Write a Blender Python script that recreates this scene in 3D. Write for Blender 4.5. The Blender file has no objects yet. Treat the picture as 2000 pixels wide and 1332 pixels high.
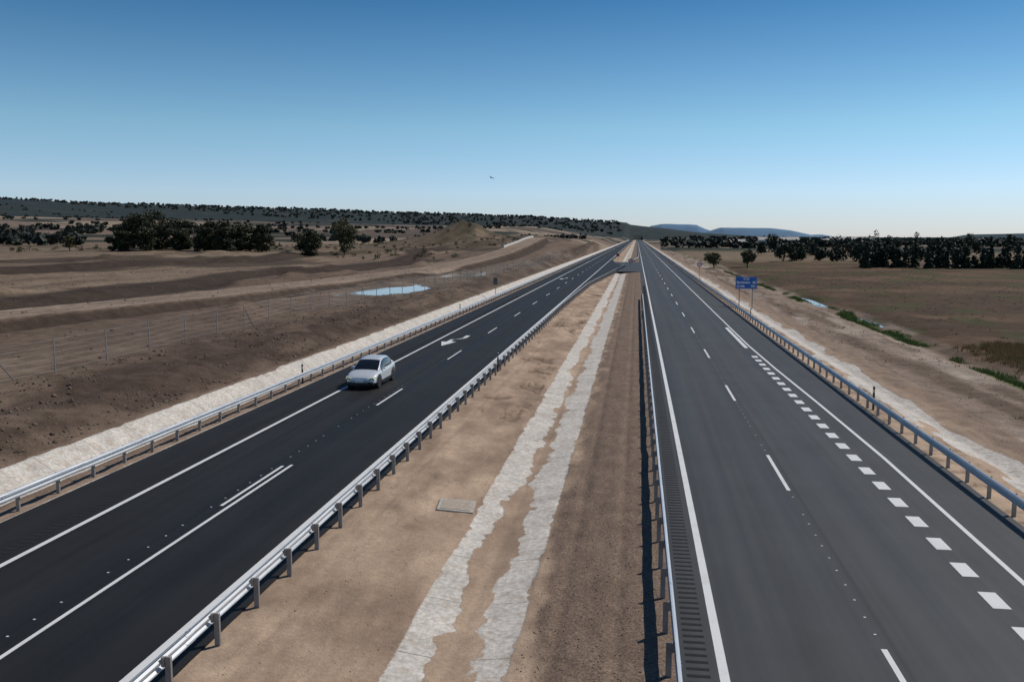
import bpy, math, random
import numpy as np
from mathutils import Vector
random.seed(7); rng=np.random.default_rng(7)
sc=bpy.context.scene
sc.view_settings.view_transform='Standard'; sc.view_settings.look='None'; sc.view_settings.exposure=0
COL=sc.collection
# ------------------------------------------------------------------ noise helpers
def _h(ix,iy,s):
    ix=ix.astype(np.int64);iy=iy.astype(np.int64)
    h=(ix*374761393+iy*668265263+s*1442695041)&0xffffffff
    h=((h^(h>>13))*1274126177)&0xffffffff
    h=((h^(h>>16))*2246822519)&0xffffffff
    return ((h^(h>>15))&0xffffff)/float(0xffffff)
def vn(x,y,s=0):
    x=np.asarray(x,float);y=np.asarray(y,float)
    xi=np.floor(x);yi=np.floor(y);fx=x-xi;fy=y-yi
    fx=fx*fx*(3-2*fx);fy=fy*fy*(3-2*fy)
    a=_h(xi,yi,s);b=_h(xi+1,yi,s);c=_h(xi,yi+1,s);d=_h(xi+1,yi+1,s)
    return (a*(1-fx)+b*fx)*(1-fy)+(c*(1-fx)+d*fx)*fy
def fbm(x,y,s=0,o=4):
    r=0;a=.5;t=0
    for i in range(o):
        r=r+a*vn(x*2**i+i*17.3,y*2**i-i*9.1,s+i);t+=a;a*=.5
    return r/t            # 0..1 mean .5
def ss(x,a,b):
    t=np.clip((x-a)/(b-a),0,1);return t*t*(3-2*t)
def lerp(a,b,t): return a+(b-a)*t
# ------------------------------------------------------------------ mesh helpers
def new_obj(name,me,mats=(),parent=None,smooth=False):
    ob=bpy.data.objects.new(name,me);COL.objects.link(ob)
    for m in mats: me.materials.append(m)
    if parent: ob.parent=parent
    if smooth: me.polygons.foreach_set('use_smooth',[True]*len(me.polygons))
    return ob
def quads_mesh(name,V,Q,mats,cols=None,smooth=False,parent=None,midx=None):
    V=np.asarray(V,np.float32);Q=np.asarray(Q,np.int32)
    me=bpy.data.meshes.new(name)
    me.vertices.add(len(V));me.vertices.foreach_set('co',V.ravel())
    k=Q.shape[1]
    me.loops.add(Q.size);me.loops.foreach_set('vertex_index',Q.ravel())
    me.polygons.add(len(Q));me.polygons.foreach_set('loop_start',np.arange(0,Q.size,k,dtype=np.int32))
    me.polygons.foreach_set('loop_total',np.full(len(Q),k,np.int32))
    me.update(calc_edges=True)
    if midx is not None: me.polygons.foreach_set('material_index',np.asarray(midx,np.int32))
    if cols is not None:
        for n,c in cols.items():
            at=me.color_attributes.new(n,'FLOAT_COLOR','POINT')
            cc=np.ones((len(V),4),np.float32);cc[:,:3]=c
            at.data.foreach_set('color',cc.ravel())
    return new_obj(name,me,mats,parent,smooth)
def grid(name,xs,ys,zf,mat,colf=None):
    X,Y=np.meshgrid(xs,ys);Z=zf(X,Y)
    V=np.stack([X,Y,Z],-1).reshape(-1,3)
    nx,ny=len(xs),len(ys)
    i=np.arange(nx*ny).reshape(ny,nx)
    Q=np.stack([i[:-1,:-1],i[:-1,1:],i[1:,1:],i[1:,:-1]],-1).reshape(-1,4)
    cols=None
    if colf is not None: cols={'Col':colf(X,Y,Z).reshape(-1,3)}
    return quads_mesh(name,V,Q,[mat],cols,True)
class MB:
    """mesh builder that joins primitives into one mesh"""
    def __init__(s): s.v=[];s.f=[];s.m=[]
    def poly(s,pts,m=0):
        b=len(s.v);s.v+= [tuple(p) for p in pts];s.f.append(tuple(range(b,b+len(pts))));s.m.append(m)
    def box(s,x0,x1,y0,y1,z0,z1,m=0):
        b=len(s.v)
        s.v+=[(x0,y0,z0),(x1,y0,z0),(x1,y1,z0),(x0,y1,z0),(x0,y0,z1),(x1,y0,z1),(x1,y1,z1),(x0,y1,z1)]
        for f in ((0,3,2,1),(4,5,6,7),(0,1,5,4),(1,2,6,5),(2,3,7,6),(3,0,4,7)):
            s.f.append(tuple(b+i for i in f));s.m.append(m)
    def tube(s,pts,rad,n=7,m=0,cap=True):
        b=len(s.v);P=[Vector(p) for p in pts]
        for i,p in enumerate(P):
            d=(P[min(i+1,len(P)-1)]-P[max(i-1,0)]).normalized()
            a=Vector((0,0,1)) if abs(d.z)<.9 else Vector((1,0,0))
            u=d.cross(a).normalized();w=d.cross(u)
            for k in range(n):
                t=2*math.pi*k/n;s.v.append(tuple(p+(u*math.cos(t)+w*math.sin(t))*rad[i]))
        for i in range(len(P)-1):
            for k in range(n):
                s.f.append((b+i*n+k,b+i*n+(k+1)%n,b+(i+1)*n+(k+1)%n,b+(i+1)*n+k));s.m.append(m)
        if cap:
            s.f.append(tuple(b+k for k in range(n)));s.m.append(m)
            s.f.append(tuple(b+(len(P)-1)*n+k for k in reversed(range(n))));s.m.append(m)
    def obj(s,name,mats,parent=None,smooth=False):
        me=bpy.data.meshes.new(name);me.from_pydata(s.v,[],s.f)
        me.polygons.foreach_set('material_index',s.m);me.update()
        return new_obj(name,me,mats,parent,smooth)
# ------------------------------------------------------------------ material helpers
class NT:
    def __init__(s,name):
        s.mat=bpy.data.materials.new(name);s.mat.use_nodes=True;s.t=s.mat.node_tree
        s.b=s.t.nodes['Principled BSDF'];s.n=s.t.nodes
    def add(s,ty,**k):
        n=s.n.new(ty)
        for a,v in k.items(): setattr(n,a,v)
        return n
    def link(s,a,b): s.t.links.new(a,b)
    def pos(s,scale=(1,1,1)):
        g=s.add('ShaderNodeNewGeometry');m=s.add('ShaderNodeMapping');m.inputs['Scale'].default_value=scale
        s.link(g.outputs['Position'],m.inputs[0]);return m.outputs[0]
    def noise(s,scale,vec=None,detail=4,rough=.55):
        n=s.add('ShaderNodeTexNoise');n.inputs['Scale'].default_value=scale;n.inputs['Detail'].default_value=detail
        n.inputs['Roughness'].default_value=rough
        s.link(vec if vec is not None else s.pos(),n.inputs['Vector']);return n.outputs[0]
    def rng(s,v,a,b,c,d):
        n=s.add('ShaderNodeMapRange');
        for i,x in enumerate((a,b,c,d)): n.inputs[i+1].default_value=x
        s.link(v,n.inputs[0]);return n.outputs[0]
    def math(s,op,a,b=None):
        n=s.add('ShaderNodeMath',operation=op)
        for i,x in enumerate((a,b)):
            if x is None: continue
            if isinstance(x,(int,float)): n.inputs[i].default_value=x
            else: s.link(x,n.inputs[i])
        return n.outputs[0]
    def mix(s,f,a,b,mode='MIX'):
        n=s.add('ShaderNodeMix',data_type='RGBA',blend_type=mode)
        for k,x in ((0,f),(6,a),(7,b)):
            if isinstance(x,(int,float)): n.inputs[k].default_value=x
            elif isinstance(x,tuple): n.inputs[k].default_value=(*x,1)
            else: s.link(x,n.inputs[k])
        return n.outputs[2]
    def attr(s,name='Col'):
        n=s.add('ShaderNodeAttribute');n.attribute_name=name;return n
    def bump(s,h,st,dist):
        n=s.add('ShaderNodeBump');n.inputs['Strength'].default_value=st;n.inputs['Distance'].default_value=dist
        s.link(h,n.inputs['Height']);s.link(n.outputs[0],s.b.inputs['Normal'])
    def base(s,c):
        if isinstance(c,tuple): s.b.inputs['Base Color'].default_value=(*c,1)
        else: s.link(c,s.b.inputs['Base Color'])
    def set(s,rough=None,metal=None,spec=None):
        if rough is not None: s.b.inputs['Roughness'].default_value=rough
        if metal is not None: s.b.inputs['Metallic'].default_value=metal
        if spec is not None: s.b.inputs['Specular IOR Level'].default_value=spec
def simple(name,c,rough=.5,metal=0,spec=.5,var=.15,scale=6,emit=0):
    m=NT(name);n=m.noise(scale)
    f=m.rng(n,.25,.75,1-var,1+var)
    m.base(m.mix(1.0,c,f,'MULTIPLY'));m.set(rough,metal,spec)
    if emit:
        m.b.inputs['Emission Color'].default_value=(*c,1);m.b.inputs['Emission Strength'].default_value=emit
    return m.mat
def asphalt(name,c,joint,spec,wheel):
    m=NT(name)
    g=m.noise(60,detail=2);s1=m.noise(1,m.pos((.9,.012,1)),5);s2=m.noise(1,m.pos((3.5,.03,1)),3);s3=m.noise(.35,detail=5)
    v=m.math('MULTIPLY',m.rng(g,.3,.7,.66,1.34),m.rng(s1,.3,.7,.78,1.26))
    v=m.math('MULTIPLY',v,m.rng(s2,.3,.7,.82,1.2));v=m.math('MULTIPLY',v,m.rng(s3,.3,.7,.86,1.16))
    vo=m.add('ShaderNodeTexVoronoi');vo.inputs['Scale'].default_value=38;m.link(m.pos(),vo.inputs['Vector'])
    v=m.math('ADD',v,m.math('MULTIPLY',m.math('LESS_THAN',vo.outputs['Distance'],.13),.7))
    col=m.mix(1.0,c,v,'MULTIPLY')
    sx=m.add('ShaderNodeSeparateXYZ');m.link(m.pos(),sx.inputs[0])
    # rolled lanes: slightly different tone left/right of the joint, worn wheel paths
    wob=m.math('MULTIPLY',m.math('SUBTRACT',s3,.5),.25);xw=m.math('ADD',sx.outputs[0],wob)
    for wx in wheel:
        dd=m.math('ABSOLUTE',m.math('SUBTRACT',xw,wx));col=m.mix(m.rng(dd,.12,.55,.30,0.0),col,(c[0]*1.7,c[1]*1.7,c[2]*1.68))
    d=m.math('ABSOLUTE',m.math('SUBTRACT',sx.outputs[0],joint));
    j=m.rng(d,.0,.06,.55,0.0)
    col=m.mix(j,col,(c[0]*.4,c[1]*.4,c[2]*.4))
    dn=m.noise(.8,m.pos((1,.08,1)),5)
    col=m.mix(m.rng(dn,.58,.8,0,.3),col,(c[0]*2.4,c[1]*2.2,c[2]*1.9))
    m.base(col);m.set(.62,0,spec)
    m.link(m.rng(s1,.3,.7,.56,.76),m.b.inputs['Roughness'])
    m.bump(g,.5,.012);return m.mat
M_asL=asphalt('asphalt_new',(.0150,.0145,.0148),-13.8,.24,(-16.1,-14.5,-12.7,-11.0))
M_asR=asphalt('asphalt_old',(.040,.0405,.0425),5.65,.38,(2.9,4.6,6.5,8.1))
def paintmat():
    m=NT('road_paint');n=m.noise(25,detail=5);n2=m.noise(1.2,detail=4)
    col=m.mix(m.rng(n,.25,.75,.0,.4),(.78,.78,.76),(.5,.5,.5))
    col=m.mix(m.rng(n2,.5,.8,0,.4),col,(.42,.41,.39))
    m.base(col);m.set(.6);return m.mat
M_paint=paintmat()
def steel(name,c=(.70,.72,.74),r=.38,me=.55):
    m=NT(name);n=m.noise(3,m.pos((1,.25,1)),4);n2=m.noise(40,detail=2)
    m.base(m.mix(m.rng(n,.3,.7,0,1),c,(c[0]*.75,c[1]*.76,c[2]*.78)))
    m.set(r,me);m.link(m.rng(n,.3,.7,r-.08,r+.14),m.b.inputs['Roughness']);m.bump(n2,.06,.01);return m.mat
M_steel=steel('galvanised_steel')
M_post=steel('galvanised_post',(.36,.34,.32),.55,.4)
M_conc=simple('concrete',(.42,.39,.35),.85,var=.2,scale=3)
def soil(name,bs=.6,scale=1.0):
    m=NT(name);a=m.attr('Col')
    n1=m.noise(9*scale,detail=6,rough=.65);n2=m.noise(1.1*scale,detail=5);n3=m.noise(45*scale,detail=3,rough=.7);n4=m.noise(.18*scale,detail=6,rough=.65)
    v=m.math('MULTIPLY',m.rng(n1,.25,.75,.68,1.32),m.rng(n2,.3,.7,.75,1.25))
    v=m.math('MULTIPLY',v,m.rng(n3,.3,.7,.8,1.2));v=m.math('MULTIPLY',v,m.rng(n4,.3,.7,.78,1.22))
    m.base(m.mix(1.0,a.outputs[0],v,'MULTIPLY'));m.set(.95,0,.1)
    h=m.math('ADD',m.math('MULTIPLY',n1,.7),m.math('MULTIPLY',n3,.2));h=m.math('ADD',h,m.math('MULTIPLY',n2,1.6));m.bump(h,bs,.14);return m.mat
M_ground=soil('earth')
# ------------------------------------------------------------------ terrain function
TRK=np.array([(-62,20),(-58,50),(-55,69),(-50.5,95),(-47,135),(-44,183),(-42,271),(-43,340),(-47,420),(-52,470)],float)
def track_d(X,Y):
    xc=np.interp(Y,TRK[:,1],TRK[:,0]);return X-xc
PUD=[]
ATH=np.array([-60,-30,-14,-7,-4,-1.9,1.5,4.8,8.2,14.6,20.7,26,31.6,36,60]);AH=np.array([0,0,2,10,22,36,56,68,78,90,98,106,118,126,126])
def gz(X,Y):
    X=np.asarray(X,float);Y=np.asarray(Y,float)
    D=-X
    zl=lerp(.33,1.15,ss(D,23.2,26.5))+ss(D,35,150)*1.6
    zl=zl+ss(Y,180,430)*5.2*ss(D,24,42)*(1-ss(D,62,110))
    rough=(fbm(X*.55,Y*.55,11,5)-.5)
    zl=zl+rough*1.0*ss(D,23.5,25)*(1-ss(D,29,34)*.75)*(1-ss(Y,300,600)*.3)
    zl=zl+(fbm(X*.05,Y*.05,5,3)-.5)*.6*ss(D,30,60)
    sp=np.clip(fbm(X*.13,Y*.06,23,3)-.62,0,1)*9
    zl=zl+sp*ss(D,30,36)*(1-ss(D,110,140))*(1-ss(np.abs(track_d(X,Y)),9,5))*(.6+.8*fbm(X*1.2,Y*1.2,3,3))*.45
    zl=zl+ .8*ss(D+ (fbm(X*.02,Y*.02,9,2)-.5)*20,66,69)+ .8*ss(D+(fbm(X*.02,Y*.02,19,2)-.5)*24,96,99)
    td=np.abs(track_d(X,Y));tm=(1-ss(td,3.4,5.4))*ss(Y,15,30)*(1-ss(Y,450,500))
    zt=2.1+ss(Y,180,430)*6.4+.05*fbm(X*2,Y*.3,12,3)-.08*np.exp(-((td-1.1)/.3)**2)
    zl=lerp(zl,zt,tm)
    for (mx,my,sx,sy,h) in ((-92,470,15,34,9.5),(-112,480,24,50,5),(-60,540,18,50,3),(-25,520,5,120,4.5),(-160,266,16,14,1.0)):
        zl=zl+h*np.exp(-((X-mx)/sx)**2-((Y-my)/sy)**2)*(.8+.4*fbm(X*.06,Y*.06,6,3))
    zr=-.28+(fbm(X*.3,Y*.3,31,4)-.5)*.35*ss(X,17,19)*(1-ss(X,30,60)*.6)+(fbm(X*.02,Y*.02,33,3)-.5)*1.2*ss(X,30,90)
    zr=zr-.35*np.exp(-((X-24.5)/1.2)**2)+ .3*ss(X,26,29)
    z=np.where(X<0,zl,zr)
    for (px,py,rx,ry,pz) in PUD:
        q=np.hypot((X-px)/rx,(Y-py)/ry)
        z=lerp(z,pz+(fbm(X*.35+py,Y*.18,81,4)-.5)*.55+.30*(q**2-.8),1-ss(q,1.12,1.9))
    R=np.hypot(X,Y);th=np.degrees(np.arctan2(-X,np.maximum(Y,1)))
    A=np.interp(th,ATH,AH)
    rr=R/3300*(1+.10*(fbm(th*.12+3,R*0+1,41,3)-.5))
    prof=.34*ss(rr,.14,.60)+.66*ss(rr,.66,1.0)
    hill=A*prof*(1+.10*(fbm(X/260,Y/260,43,4)-.5))+ (fbm(X/420,Y/420,47,3)-.5)*12*ss(R,500,1200)*ss(th,-2,8)
    z=z+hill*ss(np.abs(X+4),30,220+0*X)
    z=z+hill*(1-ss(np.abs(X+4),30,220))*ss(Y,2300,3200)
    z=z+ss(Y,2300,3000)*2.5*(R>2000)
    z=np.where((X>-23.5)&(X<16.9),np.where(Y<2650,-1.2,z),z)
    return z
_raw=[(-35.8,124,5.2,15),(-35,178,5,15),(-29.8,235,3.0,20),(-30.0,335,2.4,24),(25.2,132,1.0,11),(25.6,100,.6,6)]
PUD=[(a,b,c,d,float(gz(a,b))-.05) for a,b,c,d in _raw]
def mixc(c,new,f):
    return c+(np.array(new)-c)*f[...,None]
def gcol(X,Y,Z):
    R=np.hypot(X,Y);D=-X
    c=np.zeros(X.shape+(3,))
    n=fbm(X*.06,Y*.03,51,4);n2=fbm(X*.4,Y*.25,53,4);n3=fbm(X*.015,Y*.02,57,3);st=fbm(X*.5,Y*.02,59,4)
    c[...]=(.145,.104,.078)
    c=mixc(c,(.205,.153,.112),ss(n,.45,.65))
    c=mixc(c,(.09,.061,.045),ss(n2,.5,.7)*.8*(1-ss(D,28,40)))
    c=mixc(c,(.088,.062,.047),ss(D,23,24.5)*(1-ss(D+(n2-.5)*6,28,33)))
    c=mixc(c,(.16,.115,.085),ss(fbm(X*.35,Y*.15,55,4),.52,.66)*(1-ss(D,33,36))*.7)
    f=ss(D+(n3-.5)*30,62,70);c=mixc(c,(.235,.175,.12),f*ss(st,.3,.6)*.8)
    for a,w in ((67.5,2.6),(97.5,2.6)):
        d=np.abs(D+(fbm(X*.02,Y*.02,9 if a<70 else 19,2)-.5)*(20 if a<70 else 24)-a);c=mixc(c,(.045,.032,.025),(1-ss(d,w,w*2.0))*.9)
    c=mixc(c,(.055,.039,.030),ss(fbm(X*.09,Y*.035,54,4),.60,.68)*ss(D,34,40)*(1-ss(D,120,140))*.8)
    td=np.abs(track_d(X,Y));c=mixc(c,(.27,.205,.155),(1-ss(td,3.2,3.9))*ss(Y,10,20)*(1-ss(Y,460,500)))
    c=mixc(c,(.17,.125,.095),(1-ss(np.abs(td-1.1),.25,.6))*.7*(Y<300)*(Y>15))
    c=mixc(c,(.055,.039,.030),(1-ss(np.abs(td-4.9),.6,1.5))*.9*(Y<450)*(Y>15))
    for (px,py,sx,sy,pz) in PUD[:4]:
        c=mixc(c,(.24,.195,.155),np.exp(-((X-px)/sx/1.6)**2-((Y-py)/sy/1.6)**2)*ss(n2,.35,.6)*.8*(td>4.5))
    f=ss(R,230,330)*ss(D,45,75);c=mixc(c,(.13,.098,.066),f*ss(n,.4,.6)*.85);c=mixc(c,(.06,.055,.034),f*ss(fbm(X*.07,Y*.04,58,4),.55,.63)*.7)
    r=np.array([.265,.20,.155])*np.ones_like(c);ra=fbm(X*.9,Y*.04,61,4)
    r=mixc(r,(.16,.115,.085),ss(ra,.42,.62));r=mixc(r,(.40,.335,.275),ss(fbm(X*.6,Y*.08,62,4),.55,.75)*.8)
    e=24.5+(fbm(X*0+3,Y*.06,63,3)-.5)*3
    gmask=(1-ss(np.abs(X-e),.3,1.3))*ss(fbm(X*.3,Y*.12,64,3),.42,.55)
    fld=ss(X,e+1,e+2.5)
    r2=np.array([.086,.056,.036])*np.ones_like(c);r2=mixc(r2,(.135,.085,.052),ss(fbm(X*.08,Y*.08,65,4),.4,.65));r2=mixc(r2,(.068,.068,.027),ss(fbm(X*.2,Y*.1,66,4),.53,.66)*.75)
    r2=mixc(r2,(.24,.18,.12),ss(R+(n3-.5)*120,310,370)*.7)
    r=r*(1-fld[...,None])+r2*fld[...,None]
    r=mixc(r,(.10,.13,.035),gmask)
    c=np.where((X>0)[...,None],r,c)
    far=ss(R,480,650)
    th=np.degrees(np.arctan2(-X,np.maximum(Y,1)))
    cell=vn(X/190+7,Y/330,71);cc=np.zeros_like(c);cc[...]=(.19,.137,.105)
    cc=mixc(cc,(.28,.215,.155),ss(cell,.5,.55));cc=mixc(cc,(.12,.088,.068),ss(vn(X/150,Y/260+5,73),.62,.66))
    cc=mixc(cc,(.034,.038,.026),ss(fbm(X/60,Y/90,75,4)+.06*ss(R,800,2500),.60,.63))
    forest=ss(R/3300+(fbm(X/150,Y/150,77,4)-.5)*.26,.66,.71);cc=mixc(cc,(.024,.031,.024),forest)
    sp=ss(fbm(X/25,Y/25,78,3),.62,.70)*forest;cc=mixc(cc,(.075,.065,.05),sp*.5)
    rt=(th<-1.5);cc=np.where(rt[...,None],mixc(cc,(.03,.036,.024),ss(fbm(X/60,Y/120,79,4),.42,.48)),cc)
    c=c*(1-far[...,None])+cc*far[...,None]
    haze=(1-np.exp(-np.maximum(R-600,0)/16000.));c=mixc(c,(.12,.18,.26),haze*.7)  # aerial haze painted into the ground colour, bluer with distance
    return c
def axis(start,end,step,grow):
    v=[start];x=start
    while abs(x)<abs(end):
        s=max(step,grow*abs(x));x+=s*(1 if end>start else -1);v.append(x)
    return v
xl=axis(-23.5,-9500,.4,.0115)[::-1];xr=axis(16.9,6500,.5,.016)
xs=np.array(xl+[-23.42]+[-4.0]+[16.82]+xr)
ys=[-40.];
while ys[-1]<11000: ys.append(ys[-1]+max(.5,.0105*ys[-1]))
ys=np.array(ys)
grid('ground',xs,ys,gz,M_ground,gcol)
# ------------------------------------------------------------------ carriageways
def ribbon(name,edges,mat,z=0.0,th=.3):
    b=MB()
    for (y0,a0,b0),(y1,a1,b1) in zip(edges[:-1],edges[1:]):
        b.poly([(a0,y0,z),(b0,y0,z),(b1,y1,z),(a1,y1,z)])
        b.poly([(a0,y0,z),(a1,y1,z),(a1,y1,z-th),(a0,y0,z-th)])
        b.poly([(b0,y0,z),(b0,y0,z-th),(b1,y1,z-th),(b1,y1,z)])
    return b.obj(name,[mat])
ribbon('road',[(-30,-19.45,-9.15),(108,-19.45,-9.2),(157,-19.45,-8.75),(203,-19.45,-6.7),(250,-19.45,-4.2),(262,-19.45,-3.2),(300,-19.45,-6.9),(340,-19.45,-9.15),(700,-19.45,-9.15),(2600,-19.45,-9.15)],M_asL)
ribbon('road',[(-30,.98,11.9),(120,.98,11.9),(700,.98,11.9),(2600,.98,11.9)],M_asR)
ribbon('median_crossover',[(225,-5.6,.97),(262,-3.3,.97),(300,-7.0,.97),(312,-7.6,.97)],M_asR,z=-.012)
def rumble(xa,xb,y0,y1,name,mat):
    b=MB();y=y0
    while y<y1:
        zt=.012
        b.poly([(xa,y,.004),(xb,y,.004),(xb,y+.06,zt),(xa,y+.06,zt)])
        b.poly([(xa,y+.06,zt),(xb,y+.06,zt),(xb,y+.12,.004),(xa,y+.12,.004)])
        y+=.3
    b.obj(name,[mat])
M_rum=simple('asphalt_milled',(.024,.024,.026),.85,var=.4,scale=20,spec=.2)
rumble(1.16,1.62,5,160,'rumble_strip',M_rum)
M_rum2=simple('asphalt_milled_new',(.024,.024,.025),.8,var=.4,scale=20,spec=.2)
rumble(-17.75,-17.3,15,130,'rumble_strip',M_rum2)
# ------------------------------------------------------------------ road markings
pm=MB();ZP=.006
def strip(xc,y0,y1,w,xc2=None):
    n=max(1,int((y1-y0)/40));x2=xc if xc2 is None else xc2
    for i in range(n):
        a=y0+(y1-y0)*i/n;b=y0+(y1-y0)*(i+1)/n;xa=xc+(x2-xc)*i/n;xb=xc+(x2-xc)*(i+1)/n
        pm.poly([(xa-w/2,a,ZP),(xa+w/2,a,ZP),(xb+w/2,b,ZP),(xb-w/2,b,ZP)])
strip(1.9,-20,2600,.2)
for k in range(-1,90): strip(5.42,13.75+17*k,18.8+17*k,.13)
strip(9.98,-20,36,.15);strip(9.98,36,47.5,.15,9.74);strip(9.74,47.5,60,.15,9.4);strip(9.4,60,73,.15,9.18);strip(9.18,73,2600,.15)
for k in range(-14,23): strip(8.80,21.85+2*k-.5,21.85+2*k+.5,.42)
strip(8.82,71,87,.3)
strip(-10.0,-20,2600,.2);strip(-16.88,-20,2600,.18)
strip(-13.17,-20,31.6,.12)
for k in range(-2,90):
    if k>=0: strip(-13.46,26.3+17.5*k,31.4+17.5*k,.12)
def arrow2(cx,cy,L=-7.6,w=1.6):
    P=lambda pts:pm.poly([(cx+x*w,cy+y*L,ZP) for x,y in pts][::-1])
    P([(-.10,.5),(-.50,.12),(-.22,.12),(-.22,-.02),(.02,-.02),(.02,.12),(.3,.12)])
    P([(-.22,-.021),(.50,-.22),(.50,-.34),(.02,-.10),(-.22,-.10)][::-1]) 
    P([(.26,-.285),(.50,-.341),(.50,-.5),(.26,-.5)])
arrow2(-15.5,72.8);arrow2(-15.5,186);
y=10
while y<120:
    for xx in (-13.72,5.42):
        ph=((y-13.75)%17) if xx>0 else 99
        if ph>5.3 and random.random()<.8:
            yy=y+random.uniform(-.05,.05);pm.box(xx-.03,xx+.03,yy-.022,yy+.022,.005,.008)
    y+=.95
ob=pm.obj('road_markings',[M_paint])
# ------------------------------------------------------------------ median
def rillf(X,Y):
    left=1-ss(X,-5.7,-5.4)
    wob=(fbm(X*1.3,Y*.8,104,4)-.5)*3.6
    rl=vn(Y*.95+wob+X*.35,X*.25+5,103);patch=ss(fbm(X*.30,Y*.13,107,4),.44,.53)*ss(vn(X*1.1,Y*.6,108),.2,.6)
    return np.clip(1-np.abs(rl-.5)*9,0,1)*left*patch*ss(X,-8.7,-8.1)
def mz(X,Y):
    base=np.interp(X,[-9.6,-9.0,-8.2,-5.25,-3.95,-2.6,-.6,.6,1.1],[-.06,-.05,-.08,-.38,-.56,-.38,-.14,-.06,-.05])
    inC=ss(X,-5.35,-5.2)*(1-ss(X,-2.65,-2.5))
    r=(fbm(X*1.6,Y*.8,101,5)-.5)*.13
    fade=1-ss(Y,120,300)
    z=base+(r*(1-inC*.9)-rillf(X,Y)*.13)*fade
    z=z-.05*np.exp(-((X+1.7)/.18)**2)*fade-.04*np.exp(-((X+.3)/.15)**2)*fade-.03*np.exp(-((X+7.9+.3*np.sin(Y*.05))/.14)**2)*fade
    e=ss(X,-9.25,-9.0)*(1-ss(X,.75,.95));return lerp(np.minimum(base,-.03),z,e)
def mcol(X,Y,Z):
    xl=-5.22+(fbm(X*0,Y*.35,111,3)-.5)*.16+(np.clip(fbm(X*1.5,Y*1.9,112,4)-.5,0,1))*.55
    xr=-2.55+(fbm(X*0,Y*.6,113,3)-.5)*.08-(np.clip(fbm(X*2,Y*2.4,114,4)-.56,0,1))*.6
    xc=-3.95+(fbm(X*0,Y*.16,115,3)-.5)*.45
    w=.34+(fbm(X*0+9,Y*.28,116,3)-.5)*1.0+(fbm(X*2.2,Y*1.9,117,5)-.5)*.62
    w=w*(1-.45*ss(Y,50,110))
    d=np.minimum(np.minimum(X-xl,xr-X),np.abs(X-xc)-np.maximum(w,.05))
    g=ss(X+(fbm(X*1.2,Y*.5,119,4)-.5)*1.6,-2.6,-2.0)
    t=fbm(X*.9,Y*.35,120,4)
    t=np.where(np.abs(X-xc)<1.0,t*.8+.15,t)
    t=t-rillf(X,Y)*.6
    g=np.maximum(g,ss(fbm(X*.8,Y*.12,122,4),.60,.70)*.3)
    return np.stack([np.clip(d*.5+.5,0,1),g,np.clip(t,0,1)],-1)
def medmat():
    m=NT('median_soil');a=m.attr('Col');s=m.add('ShaderNodeSeparateColor');m.link(a.outputs[0],s.inputs[0])
    n1=m.noise(7,detail=7,rough=.65);n2=m.noise(.9,detail=4);n3=m.noise(55,detail=3,rough=.75);n4=m.noise(16,detail=4,rough=.7)
    sand=m.mix(s.outputs[2],(.20,.138,.096),(.58,.425,.305))
    grav=m.mix(m.rng(n4,.35,.65,0,1),(.12,.083,.062),(.30,.215,.158))
    col=m.mix(s.outputs[1],sand,grav)
    conc=m.mix(m.rng(n1,.3,.7,0,1),(.48,.44,.39),(.68,.635,.575))
    px=m.add('ShaderNodeSeparateXYZ');m.link(m.pos(),px.inputs[0])
    fr=m.math('FRACT',m.math('MULTIPLY',px.outputs[1],1/3.0));j=m.math('LESS_THAN',fr,.013)
    conc=m.mix(m.math('MULTIPLY',j,.6),conc,(.12,.10,.08))
    conc=m.mix(m.rng(m.noise(2.3,detail=6,rough=.7),.50,.70,0,.7),conc,(.42,.32,.235))
    e=m.math('ADD',s.outputs[0],m.math('MULTIPLY',m.math('SUBTRACT',n4,.5),.12))
    cm=m.rng(e,.495,.508,0,1)
    col=m.mix(cm,col,conc)
    v=m.math('MULTIPLY',m.rng(n3,.3,.7,.78,1.22),m.rng(n2,.3,.7,.85,1.15))
    v=m.math('MULTIPLY',v,m.rng(n1,.3,.7,.85,1.12))
    m.base(m.mix(1.0,col,v,'MULTIPLY'));m.set(.92,0,.15)
    h=m.math('ADD',m.math('MULTIPLY',n1,.6),m.math('ADD',m.math('MULTIPLY',n4,.45),m.math('MULTIPLY',n3,.2)))
    h=m.math('MULTIPLY',h,m.rng(cm,0,1,1,.45));h=m.math('ADD',h,m.math('MULTIPLY',cm,.12))
    m.bump(h,.7,.06);return m.mat
M_med=medmat()
my=[-10.]
while my[-1]<9: my.append(my[-1]+.5)
while my[-1]<1500: my.append(my[-1]+max(.06,.0045*my[-1]))
my=np.array(my+[2600.])
mx=np.arange(-9.3,1.02,.06)
grid('median',mx,my,mz,M_med,mcol)
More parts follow.
